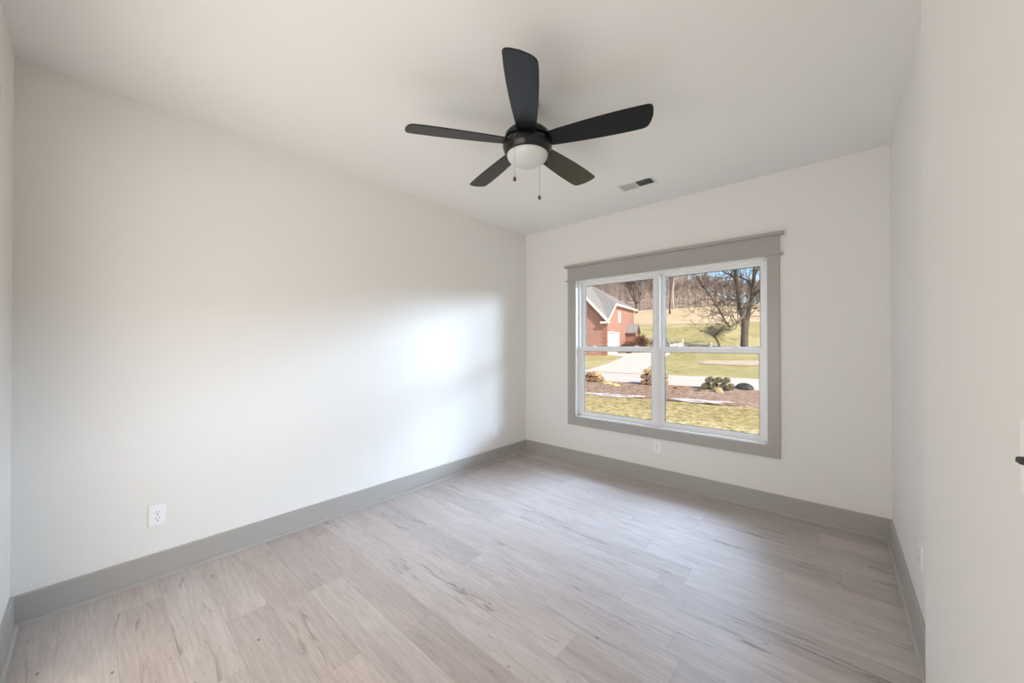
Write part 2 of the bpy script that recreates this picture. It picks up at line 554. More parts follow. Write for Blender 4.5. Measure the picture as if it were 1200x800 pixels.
# baseboards: board with eased top edge and a quarter-round shoe
BH, BT, SH = 0.147, 0.014, 0.019
def base_profile():
    p = [(0, 0), (BT + SH * 0.8, 0), (BT + SH * 0.8, 0.006)]
    for k in range(1, 6):
        a = k / 6 * pi / 2
        p.append((BT + SH * 0.8 * cos(a), 0.006 + (SH - 0.006) * sin(a)))
    p += [(BT, SH), (BT, BH - 0.004), (BT - 0.004, BH), (0, BH)]
    return p
def baseboard(name, p0, p1, nrm):
    """run from p0 to p1, profile standing out along nrm; ends mitred at 45 degrees"""
    p0, p1, nrm = Vector((*p0, 0)), Vector((*p1, 0)), Vector((*nrm, 0))
    d = (p1 - p0).normalized()
    prof = base_profile()
    m = MB()
    n = len(prof)
    vs = [p0 + nrm * a + d * a + Vector((0, 0, b)) for a, b in prof] + \
         [p1 + nrm * a - d * a + Vector((0, 0, b)) for a, b in prof]
    fs = [tuple(range(n)), tuple(range(n, 2 * n))[::-1]] + [(i, n + i, n + (i + 1) % n, (i + 1) % n) for i in range(n)]
    m.add(vs, fs)
    return struct(m.build(name, 'trim'))
baseboard('baseboard_left', (XL, YF), (XL, YB), (1, 0))
baseboard('baseboard_back', (XL, YB), (XR, YB), (0, -1))
baseboard('baseboard_right', (XR, YB), (XR, YE), (-1, 0))
baseboard('baseboard_front', (DX0 - 0.05, YF), (XL, YF), (0, 1))
baseboard('baseboard_entry', (XE, YE), (XE, YF), (-1, 0))
# casing of the wide fill-light opening behind the camera
m = MB()
for yy0, yy1 in ((YF, YF + 0.018), (YF - T - 0.018, YF - T)):
    m.box(DX0 - 0.05, DX0, yy0, yy1, 0, DZ).box(DX1, DX1 + 0.09, yy0, yy1, 0, DZ)
    m.box(DX0 - 0.05, DX1 + 0.09, yy0, yy1, DZ, DZ + 0.14)
struct(m.build('trim_1', 'trim', bevel=0.002))

# ------------------------------------------------------------------ window
CX0, CX1, CZ0 = -2.335, -0.343, 0.435
win = bpy.data.objects.new('window_1', None)
win.location = ((WX0 + WX1) / 2, YB, WZ0)
COL.objects.link(win)
struct(win)
win['label'] = 'wide twin double-hung window with greige casing'
def wbuild(m, name, mat, bevel=0.0, parent=None):
    o = m.build(name, mat, bevel=bevel)
    o.parent = parent or win
    o.matrix_parent_inverse = Matrix.Translation(win.location).inverted()
    if parent: o.matrix_parent_inverse = Matrix.Identity(4)
    return o
CT = 0.018
wbuild(MB().box(CX0, WX0, YB - CT, YB, CZ0 + 0.095, 2.072), 'side_casing', 'trim', 0.0015)
wbuild(MB().box(WX1, CX1, YB - CT, YB, CZ0 + 0.095, 2.072), 'side_casing', 'trim', 0.0015)
wbuild(MB().box(CX0, CX1, YB - CT, YB, CZ0, CZ0 + 0.095), 'apron_casing', 'trim', 0.0015)
hd = wbuild(MB().box(CX0, CX1, YB - CT - 0.004, YB, 2.088, 2.232), 'head_casing', 'trim', 0.0015)
wbuild(MB().box(CX0 - 0.022, CX1 + 0.022, YB - CT - 0.016, YB, 2.071, 2.089), 'head_bead', 'trim', 0.004)
wbuild(MB().box(CX0 - 0.032, CX1 + 0.032, YB - CT - 0.028, YB, 2.231, 2.257), 'head_cap', 'trim', 0.003)
# white jamb liner, sill and outer frame
j = MB()
y0, y1 = YB - 0.004, YB + T + 0.01
j.box(WX0, WX0 + 0.016, y0, y1, WZ0, WZ1).box(WX1 - 0.010, WX1, y0, y1, WZ0, WZ1)
j.box(WX0, WX1, y0, y1, WZ1 - 0.016, WZ1).box(WX0, WX1, y0, y1, WZ0, WZ0 + 0.014)
wbuild(j, 'jamb_liner', 'vinyl', 0.0015)
FX0, FX1, FZ0, FZ1 = WX0 + 0.016, WX1 - 0.010, WZ0 + 0.014, WZ1 - 0.016
XM = (-1.396 - 1.270) / 2
fr = MB()
fy0, fy1 = YB + 0.045, YB + 0.135
fr.box(FX0, FX0 + 0.022, fy0, fy1, FZ0, FZ1).box(FX1 - 0.014, FX1, fy0, fy1, FZ0, FZ1)
fr.box(FX0, FX1, fy0, fy1, FZ0, FZ0 + 0.012).box(FX0, FX1, fy0, fy1, FZ1 - 0.014, FZ1)
fr.box(XM - 0.026, XM + 0.026, fy0 - 0.004, fy1, FZ0, FZ1)
fr.box(XM - 0.004, XM + 0.004, fy0 - 0.010, fy1, FZ0, FZ1)
wbuild(fr, 'window_frame', 'vinyl', 0.0015)
def sash(xa, xb, za, zb, ya, yb, rail_b, rail_t, st_l, st_r, lock):
    s = MB()
    s.box(xa, xa + st_l, ya, yb, za, zb).box(xb - st_r, xb, ya, yb, za, zb)
    s.box(xa + st_l, xb - st_r, ya, yb, za, za + rail_b).box(xa + st_l, xb - st_r, ya, yb, zb - rail_t, zb)
    so = wbuild(s, 'sash', 'vinyl', 0.003)
    gx0, gx1, gz0, gz1 = xa + st_l, xb - st_r, za + rail_b, zb - rail_t
    ym = (ya + yb) / 2
    g = MB()
    e = 0.0035
    for q in ((gx0, gx0 + e, gz0, gz1), (gx1 - e, gx1, gz0, gz1), (gx0, gx1, gz0, gz0 + e), (gx0, gx1, gz1 - e, gz1)):
        g.box(q[0], q[1], ym - 0.008, ym + 0.004, q[2], q[3])
    go = wbuild(g, 'glazing_gasket', 'gasket')
    go.parent = so
    pn = MB().box(gx0, gx1, ym - 0.002, ym + 0.002, gz0, gz1).build('pane', 'glass')
    pn.parent = so
    for q in (go, pn):
        q.matrix_parent_inverse = Matrix.Translation(win.location).inverted() @ Matrix.Identity(4)
        q.matrix_parent_inverse = Matrix.Identity(4)
    if lock:
        for fx in (0.14, 0.78):
            lx = gx0 + (gx1 - gx0) * fx
            lk = MB()
            lk.box(lx - 0.028, lx + 0.028, ya + 0.004, yb + 0.006, zb, zb + 0.007)
            lk.tube([(lx, (ya + yb) / 2, zb + 0.006), (lx, (ya + yb) / 2, zb + 0.016)], 0.012, 12)
            lk.box(lx - 0.004, lx + 0.032, (ya + yb) / 2 - 0.006, (ya + yb) / 2 + 0.006, zb + 0.010, zb + 0.018)
            l = lk.build('sash_lock', 'vinyl', bevel=0.002)
            l.parent = so
    return so
LY0, LY1 = YB + 0.052, YB + 0.082
UY0, UY1 = YB + 0.090, YB + 0.118
for xa, xb, sl, sr in ((FX0 + 0.020, XM - 0.024, 0.046, 0.040), (XM + 0.024, FX1 - 0.012, 0.040, 0.042)):
    sash(xa, xb, FZ0 + 0.010, 1.322, LY0, LY1, 0.036, 0.046, sl, sr, True)
    sash(xa, xb, 1.284, FZ1 - 0.012, UY0, UY1, 0.046, 0.032, sl - 0.004, sr - 0.004, False)

# ------------------------------------------------------------------ ceiling fan
FC = (-1.335, 1.655)
fan = empty('ceiling_fan', (FC[0], FC[1], H), 'black five-blade ceiling fan with a frosted bowl light in the ceiling centre', 'ceiling fan')
hz = MB()
hz.lathe([(0.0, -0.148), (0.05, -0.150), (0.09, -0.158), (0.116, -0.170), (0.129, -0.184), (0.132, -0.198),
          (0.130, -0.208), (0.122, -0.213), (0.0, -0.213)], 64)
hz.build('motor_housing', 'fan', fan)
cn = MB()
cn.lathe([(0.0, 0.0), (0.064, 0.0), (0.065, -0.012), (0.058, -0.040), (0.036, -0.062), (0.018, -0.068), (0.0, -0.068)], 40)
cn.build('ceiling_canopy', 'fan', fan)
dr = MB()
dr.lathe([(0.0, -0.06), (0.0125, -0.06), (0.0125, -0.135), (0.026, -0.140), (0.030, -0.155), (0.0, -0.155)], 24)
dr.build('downrod', 'fan', fan)
rt = MB()
rt.lathe([(0.0, -0.210), (0.116, -0.210), (0.116, -0.236), (0.0, -0.236)], 48)
rt.build('rotor_plate', 'fan', fan)
lr = MB()
lr.lathe([(0.0, -0.226), (0.122, -0.226), (0.136, -0.229), (0.142, -0.238), (0.142, -0.252), (0.136, -0.272), (0.127, -0.289),
          (0.122, -0.296), (0.118, -0.297), (0.116, -0.288), (0.0, -0.284)], 64)
lr.build('light_ring', 'fan', fan)
bw = MB()
prof = [(0.117, -0.290)]
for k in range(0, 13):
    a = k / 12 * pi / 2
    prof.append((0.118 * cos(a) if k < 12 else 0.0001, -0.295 - 0.063 * sin(a)))
bw.lathe(prof, 64)
bw.build('light_bowl', 'bowl', fan)

def round_poly(pts, rads, seg=7):
    out = []
    n = len(pts)
    for i in range(n):
        p0, p, p1 = Vector(pts[i - 1]), Vector(pts[i]), Vector(pts[(i + 1) % n])
        r = rads[i]
        if r <= 0:
            out.append(tuple(p)); continue
        a = (p0 - p).normalized() * r; b = (p1 - p).normalized() * r
        for k in range(seg + 1):
            t = k / seg
            q = (p + a) * (1 - t) ** 2 + p * 2 * t * (1 - t) + (p + b) * t ** 2
            out.append(tuple(q))
    return out
def blade_outline():
    """narrow root, widest near the raked, gently bowed tip with rounded corners"""
    pts, rad = [], []
    xs = [0.125, 0.20, 0.30, 0.40, 0.50, 0.58]
    ws = [0.052, 0.059, 0.067, 0.073, 0.0765, 0.0770]
    for x, w_ in zip(xs, ws): pts.append((x, w_)); rad.append(0)
    pts.append((0.648, 0.0745)); rad.append(0.028)
    for f in (0.25, 0.5, 0.75):
        pts.append((0.648 + 0.030 * f + 0.016 * sin(f * pi), 0.0745 - 0.149 * f)); rad.append(0)
    pts.append((0.678, -0.0745)); rad.append(0.024)
    for x, w_ in list(zip(xs, ws))[::-1]: pts.append((x, -w_)); rad.append(0)
    return round_poly(pts, rad)
def make_blade():
    b = MB()
    b.prism(blade_outline(), -0.003, 0.003, 'Z')
    return b
first = None
for k in range(5):
    ang = R(18.3 + 72 * k)
    if first is None:
        o = make_blade().build('blade', 'blade', fan, bevel=0.0015)
        first = o
    else:
        o = first.copy()
        COL.objects.link(o)
        o.parent = fan
    o.matrix_local = Matrix.Translation((0, 0, -0.227)) @ Matrix.Rotation(ang, 4, 'Z') @ Matrix.Rotation(R(-12.5), 4, 'X')
def pull_chain(dx, dy, z0, z1):
    c = MB()
    c.tube([(dx * 0.90, dy * 0.90, z0 + 0.004), (dx, dy, z0 + 0.004), (dx * 1.03, dy * 1.03, z0 - 0.003)], 0.0028, 8)
    zz = z0
    c.tube([(dx * 1.03, dy * 1.03, z0), (dx * 1.03, dy * 1.03, z1 + 0.012)], 0.0009, 6)
    while zz > z1 + 0.014:
        c.lathe([(0.0001, 0.0016), (0.0014, 0.0008), (0.0016, 0.0), (0.0014, -0.0008), (0.0001, -0.0016)], 6, (dx * 1.03, dy * 1.03, zz))
        zz -= 0.0045
    co = c.build('pull_chain', 'chain', fan)
    f = MB()
    f.lathe([(0.0001, 0.014), (0.003, 0.013), (0.0065, 0.008), (0.0095, 0.0), (0.0085, -0.008), (0.004, -0.013), (0.0001, -0.0145)], 20, (dx * 1.03, dy * 1.03, z1))
    f.build('chain_fob', 'fob', co)
cy_, sy_ = cos(0.7205), sin(0.7205)
for lat, fwd in ((-0.072, -0.124), (0.077, 0.124)):
    pull_chain(cy_ * lat - sy_ * fwd, sy_ * lat + cy_ * fwd, -0.250, -0.490)

# ------------------------------------------------------------------ ceiling register
vx0, vx1, vy0, vy1 = -1.432, -1.160, 3.052, 3.168
vt = empty('ceiling_vent', ((vx0 + vx1) / 2, (vy0 + vy1) / 2, H), 'small white two-bank air register in the ceiling above the window', 'vent')
def vpart(mb, name, mat, bevel=0.0):
    o = mb.build(name, mat, vt, bevel)
    o.matrix_parent_inverse = Matrix.Translation(vt.location).inverted()
    return o
g = MB()
fz0, fz1 = H - 0.006, H
fw = 0.016
g.box(vx0 - fw, vx1 + fw, vy0 - fw, vy0, fz0, fz1).box(vx0 - fw, vx1 + fw, vy1, vy1 + fw, fz0, fz1)
g.box(vx0 - fw, vx0, vy0, vy1, fz0, fz1).box(vx1, vx1 + fw, vy0, vy1, fz0, fz1)
g.box((vx0 + vx1) / 2 - 0.005, (vx0 + vx1) / 2 + 0.005, vy0, vy1, fz0, fz1)
vpart(g, 'register_frame', 'vent', 0.002)
vpart(MB().box(vx0, vx1, vy0, vy1, H - 0.0012, H - 0.0002), 'duct_shade_sheet', 'duct')  # flat dark sheet under the uncut ceiling, painting the shade inside the duct
xm = (vx0 + vx1) / 2
for lo, hi, tilt in ((vx0, xm - 0.005, -52), (xm + 0.005, vx1, 52)):
    k = int((hi - lo) / 0.013)
    mb = MB()
    for i in range(k):
        x = lo + (i + 0.5) * (hi - lo) / k
        mtx = Matrix.Translation((x, (vy0 + vy1) / 2, H - 0.0065)) @ Matrix.Rotation(R(tilt), 4, 'Y')
        mb.box(-0.0062, 0.0062, -(vy1 - vy0) / 2, (vy1 - vy0) / 2, -0.0004, 0.0004, mtx)
    vpart(mb, 'louvre_bank', 'vent')

# ------------------------------------------------------------------ outlets and switch
def make_outlet(loc, rz, label):
    """plate in its own XZ plane, facing -Y"""
    e = empty('wall_outlet', loc, label, 'outlet', rz, )
    MB().box(-0.038, 0.038, -0.006, 0.0, -0.061, 0.061).build('cover_plate', 'plastic', e, 0.0025, 3)
    for dz in (0.0195, -0.0195):
        p = []
        for k in range(24):
            a = 2 * pi * k / 24
            p.append((max(-0.0165, min(0.0165, 0.0205 * cos(a))), 0.0165 * sin(a) * 0.9 + dz))
        r = MB().prism(p, -0.0085, -0.005).build('receptacle', 'plastic', e, 0.0008)
        s = MB()
        s.box(-0.0078, -0.0056, -0.0089, -0.0080, dz - 0.0005, dz + 0.0085)
        s.box(0.0056, 0.0078, -0.0089, -0.0080, dz + 0.0005, dz + 0.0085)
        s.prism([(0.0028 * cos(2 * pi * k / 12), dz - 0.0085 + 0.0028 * sin(2 * pi * k / 12)) for k in range(12)], -0.0089, -0.0080)
        s.build('slots', 'slot', r)
    MB().prism([(0.003 * cos(2 * pi * k / 12), 0.003 * sin(2 * pi * k / 12)) for k in range(12)], -0.0072, -0.005).build('screw', 'chain', e)
    return e
make_outlet((XL, 0.262, 0.362), R(90), 'white double outlet at the near left end of the long blank wall')
make_outlet((XL, 3.092, 0.354), R(90), 'white double outlet on the long blank wall close to the far corner')
make_outlet((-1.322, YB, 0.360), 0, 'white double outlet on the window wall just under the window casing')
make_outlet((XR, 2.45, 0.412), R(-90), 'white outlet seen edge-on low on the right wall')
sw = empty('light_switch', (XE, 0.925, 1.181), 'wall switch with a dark toggle at the right edge of the photo', 'light switch', R(-90))
MB().box(-0.036, 0.036, -0.0055, 0, -0.058, 0.058).build('cover_plate', 'plastic', sw, 0.0025, 3)
tg = MB().prism([(-0.004, -0.006), (-0.004, 0.005), (-0.015, 0.0035), (-0.016, -0.0045)], -0.0105, 0.0105, 'X').build('toggle', 'slot', sw, 0.0015)
tg['label'] = 'dark toggle lever'

# ------------------------------------------------------------------ terrain outside
TB = [(-40, -0.5), (4, -0.5), (13, -0.5), (16, -0.52), (24, -0.45), (43, 0.30), (52, 0.80), (84, 5.6), (137, 13.6)]
def lerp_tab(t, tab):
    if t <= tab[0][0]: return tab[0][1]
    for (a, za), (b, zb) in zip(tab, tab[1:]):
        if t <= b: return za + (zb - za) * (t - a) / (b - a)
    return tab[-1][1]
def crest(x):
    return lerp_tab(x, [(-260, 46), (-95, 48), (-70, 40), (-47, 29), (0, 18), (120, 10)])
NX, NY = -0.096, 0.9954
def Tof(x, y): return NX * x + NY * y
def gz(x, y):
    t = Tof(x, y)
    if t <= 137: return lerp_tab(t, TB)
    f = min(1.0, (t - 137) / 175.0)
    s = f * f * (3 - 2 * f) * 0.5 + f * 0.5
    z = 13.6 + (crest(x) - 13.6) * s
    if t > 312: z -= (t - 312) * 0.2
    return z
def at(x, y, dz=0.0): return (x, y, gz(x, y) + dz)
def y_of(T_, x): return (T_ - NX * x) / NY
def ground(name, mat, t0, t1, nt_, x0, x1, nx, dz=0.0, xf=None, jag=0.0):
    m = MB()
    ts = sorted(set([t0 + (t1 - t0) * i / nt_ for i in range(nt_ + 1)] + [a for a, b in TB if t0 < a < t1]))
    vs = []
    rnd = random.Random(name)
    for i, t in enumerate(ts):
        a, b = xf(t) if xf else (x0, x1)
        for k in range(nx + 1):
            x = a + (b - a) * k / nx
            tt = t
            if jag and i in (0, len(ts) - 1): tt += rnd.uniform(-jag, jag)
            y = y_of(tt, x)
            vs.append((x, y, gz(x, y) + dz))
    fs = []
    w_ = nx + 1
    for i in range(len(ts) - 1):
        for k in range(nx):
            fs.append((i * w_ + k, i * w_ + k + 1, (i + 1) * w_ + k + 1, (i + 1) * w_ + k))
    m.add(vs, fs, True)
    return struct(m.build(name, mat))
ground('front_lawn', 'grass', 3.0, 12.9, 10, -60, 40, 60)
ground('dirt_bed', 'dirt', 12.4, 17.9, 8, -60, 40, 120, 0.0)
ground('front_lawn_edge', 'grass', 12.2, 12.8, 2, -60, 40, 500, 0.006, jag=0.22)
ground('road', 'road', 17.7, 22.9, 6, -90, 60, 40, 0.012)
ground('far_lawn', 'grass_far', 22.9, 84.0, 40, -140, 90, 60)
ground('dry_field', 'field', 83.0, 140.0, 20, -220, 140, 40, 0.05)
ground('wooded_hill', 'woodfloor', 137, 400, 40, -420, 200, 90)
def drive(t):
    tab_l = [(22.6, -15.6), (23.4, -12.9), (29.4, -14.1), (36.5, -16.0), (38.0, -17.6), (39.5, -18.55), (44.5, -19.35)]
    tab_r = [(22.6, -8.2), (23.4, -9.2), (28.5, -10.4), (35, -11.9), (42, -13.3), (44.5, -14.4)]
    return lerp_tab(t, tab_l), lerp_tab(t, tab_r)
ground('driveway', 'drive', 22.6, 44.4, 60, 0, 0, 4, 0.03, xf=drive)
# bare soil patch in the far lawn
def blob(name, mat, cx, ct, rx, rt, dz, n=40, thick=0.0, jag=0.22):
    rnd = random.Random(name)
    ph = [rnd.uniform(0, 6.28) for _ in range(6)]
    m = MB()
    vs = [(cx, y_of(ct, cx), gz(cx, y_of(ct, cx)) + dz + thick)]
    for ring in (0.5, 0.85, 1.0):
        for i in range(n):
            a = 2 * pi * i / n
            q = 1 + jag * (sin(3 * a + ph[0]) * 0.5 + sin(5 * a + ph[1]) * 0.35 + sin(11 * a + ph[2]) * 0.3)
            x = cx + rx * cos(a) * q * ring
            t = ct + rt * sin(a) * q * ring
            y = y_of(t, x)
            vs.append((x, y, gz(x, y) + dz + (thick * (1 - ring ** 2) if ring < 1 else 0)))
    fs = [(0, 1 + i, 1 + (i + 1) % n) for i in range(n)]
    for r_ in range(2):
        for i in range(n):
            j = (i + 1) % n
            fs.append((1 + r_ * n + i, 1 + (r_ + 1) * n + i, 1 + (r_ + 1) * n + j, 1 + r_ * n + j))
    m.add(vs, fs, True)
    return m.build(name, mat)
struct(blob('bare_soil_patch', 'bare_soil', -3.6, 33.2, 4.6, 2.9, 0.03))
tag(blob('snow_patch', 'snow', -6.1, 12.95, 1.1, 0.42, 0.02, 60, 0.02, 0.4), 'thin whitish patch of old snow on the dirt, seen through the left panes', 'snow patch')
tag(blob('snow_patch', 'snow', -3.45, 13.3, 0.95, 0.40, 0.02, 60, 0.02, 0.4), 'thin whitish patch of old snow on the dirt, seen through the right panes', 'snow patch')

# ------------------------------------------------------------------ sod stacks by the road
def sod_roll(L, r, seed, mat):
    rnd = random.Random(seed)
    m = MB()
    n = 16
    vs = []
    seg = 7
    for i in range(seg + 1):
        x = -L / 2 + L * i / seg
        for k in range(n):
            a = 2 * pi * k / n
            q = r * (1 + rnd.uniform(-0.07, 0.05)) * (0.9 if i in (0, seg) else 1)
            vs.append((x, q * cos(a), q * 0.92 * sin(a)))
    fs = []
    for i in range(seg):
        for k in range(n):
            j = (k + 1) % n
            fs.append((i * n + k, i * n + j, (i + 1) * n + j, (i + 1) * n + k))
    fs.append(tuple(range(n)))
    fs.append(tuple(range(seg * n, seg * n + n))[::-1])
    m.add(vs, fs, False)
    # rolled edge of turf standing proud on both ends
    for sx in (-1, 1):
        pts = [(sx * (L / 2 + 0.004), r * (0.15 + 0.75 * k / 30) * cos(k * 0.42), r * 0.92 * (0.15 + 0.75 * k / 30) * sin(k * 0.42)) for k in range(31)]
        m.tube(pts, 0.008, 4)
    return m
protos = {}
def place_roll(x, y, dz, rz, L, r, seed, mat, label, group):
    key = (L, r, seed % 3, mat)
    if key in protos:
        o = protos[key].copy()
        COL.objects.link(o)
    else:
        o = sod_roll(L, r, seed, mat).build('sod_roll', mat)
        protos[key] = o
    o.location = (x, y, gz(x, y) + dz)
    o.rotation_euler = (0, 0, rz)
    tag(o, label, 'sod roll', group)
    return o
# left stack: two layers of rolls
i = 0
for layer, (n_, off) in enumerate(((4, 0.0), (3, 0.5))):
    for k in range(n_):
        x = -9.66 + (k + off) * 0.268
        place_roll(x, y_of(17.45, x), 0.12 + layer * 0.245, R(90), 0.62, 0.125, i, 'sod' if layer == 0 or k == 1 else 'sod_top',
                   'rolled sod in the low brown stack at the left edge of the lower left pane', 'sod rolls in the left stack')
        i += 1
for layer, (n_, off) in enumerate(((4, 0.0), (4, 0.0), (3, 0.5))):
    for k in range(n_):
        x = -6.66 + (k + off) * 0.268
        place_roll(x, y_of(17.5, x), 0.12 + layer * 0.252, R(90), 0.62, 0.125, i, 'sod' if layer < 2 else 'sod_top',
                   'rolled sod in the tall stack half hidden behind the window mullion', 'sod rolls in the middle stack')
        i += 1
for layer, (n_, off) in enumerate(((4, 0.0), (3, 0.5))):
    for k in range(n_):
        x = -4.12 + (k + off) * 0.290
        place_roll(x, y_of(17.3, x), 0.13 + layer * 0.245, R(92), 0.62, 0.135, i, 'sod_dark',
                   'dark rolled sod in the low row by the road, lower right pane', 'sod rolls in the right row')
        i += 1
def lump(name, x, y, sx, sy, sz, mat, seed, label, cat, dz=0.0, detail=3, rough=0.18):
    """irregular low mound resting on the ground"""
    rnd = random.Random(seed)
    ph = [rnd.uniform(0, 6.28) for _ in range(8)]
    m = MB()
    n, rings = 28, 9
    vs = []
    for r_ in range(rings):
        f = r_ / (rings - 1)
        el = f * pi / 2
        for k in range(n):
            a = 2 * pi * k / n
            q = 1 + rough * (sin(2 * a + ph[0]) + 0.6 * sin(5 * a + ph[1] + 3 * f) + 0.5 * sin(9 * a + ph[2]) * cos(4 * f + ph[3]))
            vs.append((sx * cos(a) * cos(el) * q, sy * sin(a) * cos(el) * q, sz * sin(el) * (1 + rough * sin(3 * a + ph[4]) * cos(el))))
    fs = []
    for r_ in range(rings - 1):
        for k in range(n):
            j = (k + 1) % n
            fs.append((r_ * n + k, r_ * n + j, (r_ + 1) * n + j, (r_ + 1) * n + k))
    fs.append(tuple(range(n))[::-1])
    m.add(vs, fs, True)
    o = m.build(name, mat)
    o.location = at(x, y, dz - 0.01)
    tag(o, label, cat)
    return o
lump('dark_mound', -2.86, 17.75, 0.36, 0.28, 0.27, 'near_black', 5, 'low black mound right of the dark sod row by the road', 'pile', rough=0.06)  # low mound in a near-black tone
lump('sod_clump', -4.98, 16.25, 0.22, 0.15, 0.13, 'sod', 11, 'small brown clump of sod on the dirt just right of the mullion', 'sod clump')
lump('sod_clump', -3.50, 16.15, 0.20, 0.15, 0.20, 'sod_top', 12, 'straw-yellow clump of sod in front of the dark sod row', 'sod clump')
lump('sod_clump', -4.08, 16.05, 0.22, 0.14, 0.10, 'sod_dark', 14, 'small dark clump of sod just left of the straw-yellow clump', 'sod clump')
lump('grass_tuft', -8.15, 15.95, 0.30, 0.16, 0.15, 'grass', 13, 'green-yellow grass clump beside the left sod stack', 'grass clump')
lump('grass_tuft', -7.55, 15.6, 0.24, 0.14, 0.12, 'grass', 15, 'flat olive grass clump right of the taller one by the left sod stack', 'grass clump')

# ------------------------------------------------------------------ neighbour's brick house
hb = Vector((-0.146, 0.9893, 0)); hl = Vector((-0.9893, -0.146, 0))
C0 = Vector((-18.69, 36.82, 0))
HZ = 0.12
house = empty('brick_house', (C0.x, C0.y, HZ), 'red brick house with grey hip roof and white garage door across the road', 'house')
HM = Matrix(((hl.x, hb.x, 0, 0), (hl.y, hb.y, 0, 0), (0, 0, 1, 0), (0, 0, 0, 1)))   # local (left, back, up)
# local mesh coordinates are (l, a, z) turned into world axes by HM; z from the house base
def hpart(mb, name, mat, parent=None, bevel=0.0):
    mb.v = [tuple(HM @ Vector(p)) for p in mb.v]
    return mb.build(name, mat, parent or house, bevel)
E1, E2 = 4.2 - HZ, 6.0 - HZ
wm = MB()
# side wall with garage opening facing the driveway, front wall with gable, back and far walls
wm.prism([(0.0, 0), (0.5, 0), (0.5, 2.45), (4.3, 2.45), (4.3, 0), (11.0, 0), (11.0, E2), (2.7, E2), (0.0, E1)], 0.0, 0.25, 'X')
wm.prism([(0.25, 0), (13.8, 0), (13.8, E1), (8.0, E1), (4.1, E1 + 4.2), (0.25, E1 + 0.1)], 0.0, 0.25, 'Y')
wm.box(0.25, 14.0, 10.75, 11.0, 0, E2)
wm.box(13.75, 14.0, 0, 10.75, 0, E1)
hpart(wm, 'wall', 'brick')
q = MB()
zz = 0.0
kk = 0
while zz < E1 - 0.55:
    ln = 0.62 if kk % 2 == 0 else 0.42
    q.box(-0.035, ln, -0.035, 0.0, zz + 0.02, zz + 0.30)
    q.box(-0.035, 0.0, 0.0, ln * 0.7, zz + 0.02, zz + 0.30)
    zz += 0.34; kk += 1
hpart(q, 'quoins', 'quoin', bevel=0.01)
# main hip roof
def slab(polys, th):
    m = MB()
    for P_ in polys:
        n = len(P_)
        vs = [Vector(p) for p in P_] + [Vector(p) - Vector((0, 0, th)) for p in P_]
        m.add(vs, [tuple(range(n)), tuple(range(n, 2 * n))[::-1]] + [(i, n + i, n + (i + 1) % n, (i + 1) % n) for i in range(n)])
    return m
ov = 0.35
s_ = 0.667
zr = 8.77 - HZ
rf = slab([
    [(-0.3, -ov, E1 - ov * s_ + 0.14), (-0.3, 2.5, E2 - 0.0 + 0.02), (4.15, 6.85, zr + 0.14), (14.3, 6.85, zr + 0.14), (14.3, -ov, E1 - ov * s_ + 0.14), (8.6, -ov, E1 - ov * s_ + 0.14), (8.6, 1.2, E1 + 1.2 * s_ + 0.14), (0.4, 0.3, E1 + 0.3 * s_ + 0.14), (0.4, -ov, E1 - ov * s_ + 0.14)],
    [(-ov, 2.35, E2 - ov * s_ + 0.14), (-ov, 11.35, E2 - ov * s_ + 0.14), (4.15, 6.85, zr + 0.14)],
    [(-ov, 11.35, E2 - ov * s_ + 0.14), (14.3, 11.35, E2 - ov * s_ + 0.14), (14.3, 6.85, zr + 0.14), (4.15, 6.85, zr + 0.14)]], 0.12)
hpart(rf, 'roof', 'shingle')
# steep front gable roof
pk = E1 + 4.45
gr = slab([
    [(-0.30, -0.55, E1 - 0.20), (4.1, -0.55, pk + 0.12), (4.1, 6.2, pk + 0.12), (1.5, 2.9, E1 + 1.9), (-0.30, -0.1, E1 - 0.20)],
    [(8.5, -0.55, E1 - 0.20), (8.5, -0.1, E1 - 0.20), (6.7, 2.9, E1 + 1.9), (4.1, 6.2, pk + 0.12), (4.1, -0.55, pk + 0.12)]], 0.12)
hpart(gr, 'gable_roof', 'shingle')
fa = MB()
# rake boards of the front gable, both legs
for x0, x1 in ((-0.34, 4.1), (8.54, 4.1)):
    fa.add([(x0, -0.60, E1 - 0.24), (x1, -0.60, pk + 0.10), (x1, -0.60, pk - 0.30), (x0, -0.60, E1 - 0.60),
            (x0, -0.52, E1 - 0.24), (x1, -0.52, pk + 0.10), (x1, -0.52, pk - 0.30), (x0, -0.52, E1 - 0.60)],
           [(0, 1, 2, 3), (7, 6, 5, 4), (0, 4, 5, 1), (3, 2, 6, 7), (0, 3, 7, 4), (1, 5, 6, 2)])
# soffit return at the eave corner
fa.box(-0.36, 0.55, -0.55, 0.0, E1 - 0.62, E1 - 0.42)
# raked board up the side and the level side eave
fa.add([(-0.32, -0.45, E1 - 0.26), (-0.32, 2.45, E2 - 0.06), (-0.32, 2.45, E2 - 0.34), (-0.32, -0.45, E1 - 0.56),
        (-0.02, -0.45, E1 - 0.26), (-0.02, 2.45, E2 - 0.06), (-0.02, 2.45, E2 - 0.34), (-0.02, -0.45, E1 - 0.56)],
       [(0, 3, 2, 1), (4, 5, 6, 7), (0, 1, 5, 4), (3, 7, 6, 2), (0, 4, 7, 3), (1, 2, 6, 5)])
fa.box(-0.42, -0.02, 2.35, 11.4, E2 - 0.26, E2 - 0.06)
hpart(fa, 'fascia', 'white_trim')
gd = MB()
for k in range(4):
    gd.box(0.06, 0.14, 0.56, 4.24, 0.02 + k * 0.605, 0.605 + k * 0.605)
g_ = hpart(gd, 'garage_door', 'garage', bevel=0.02)
gt = MB()
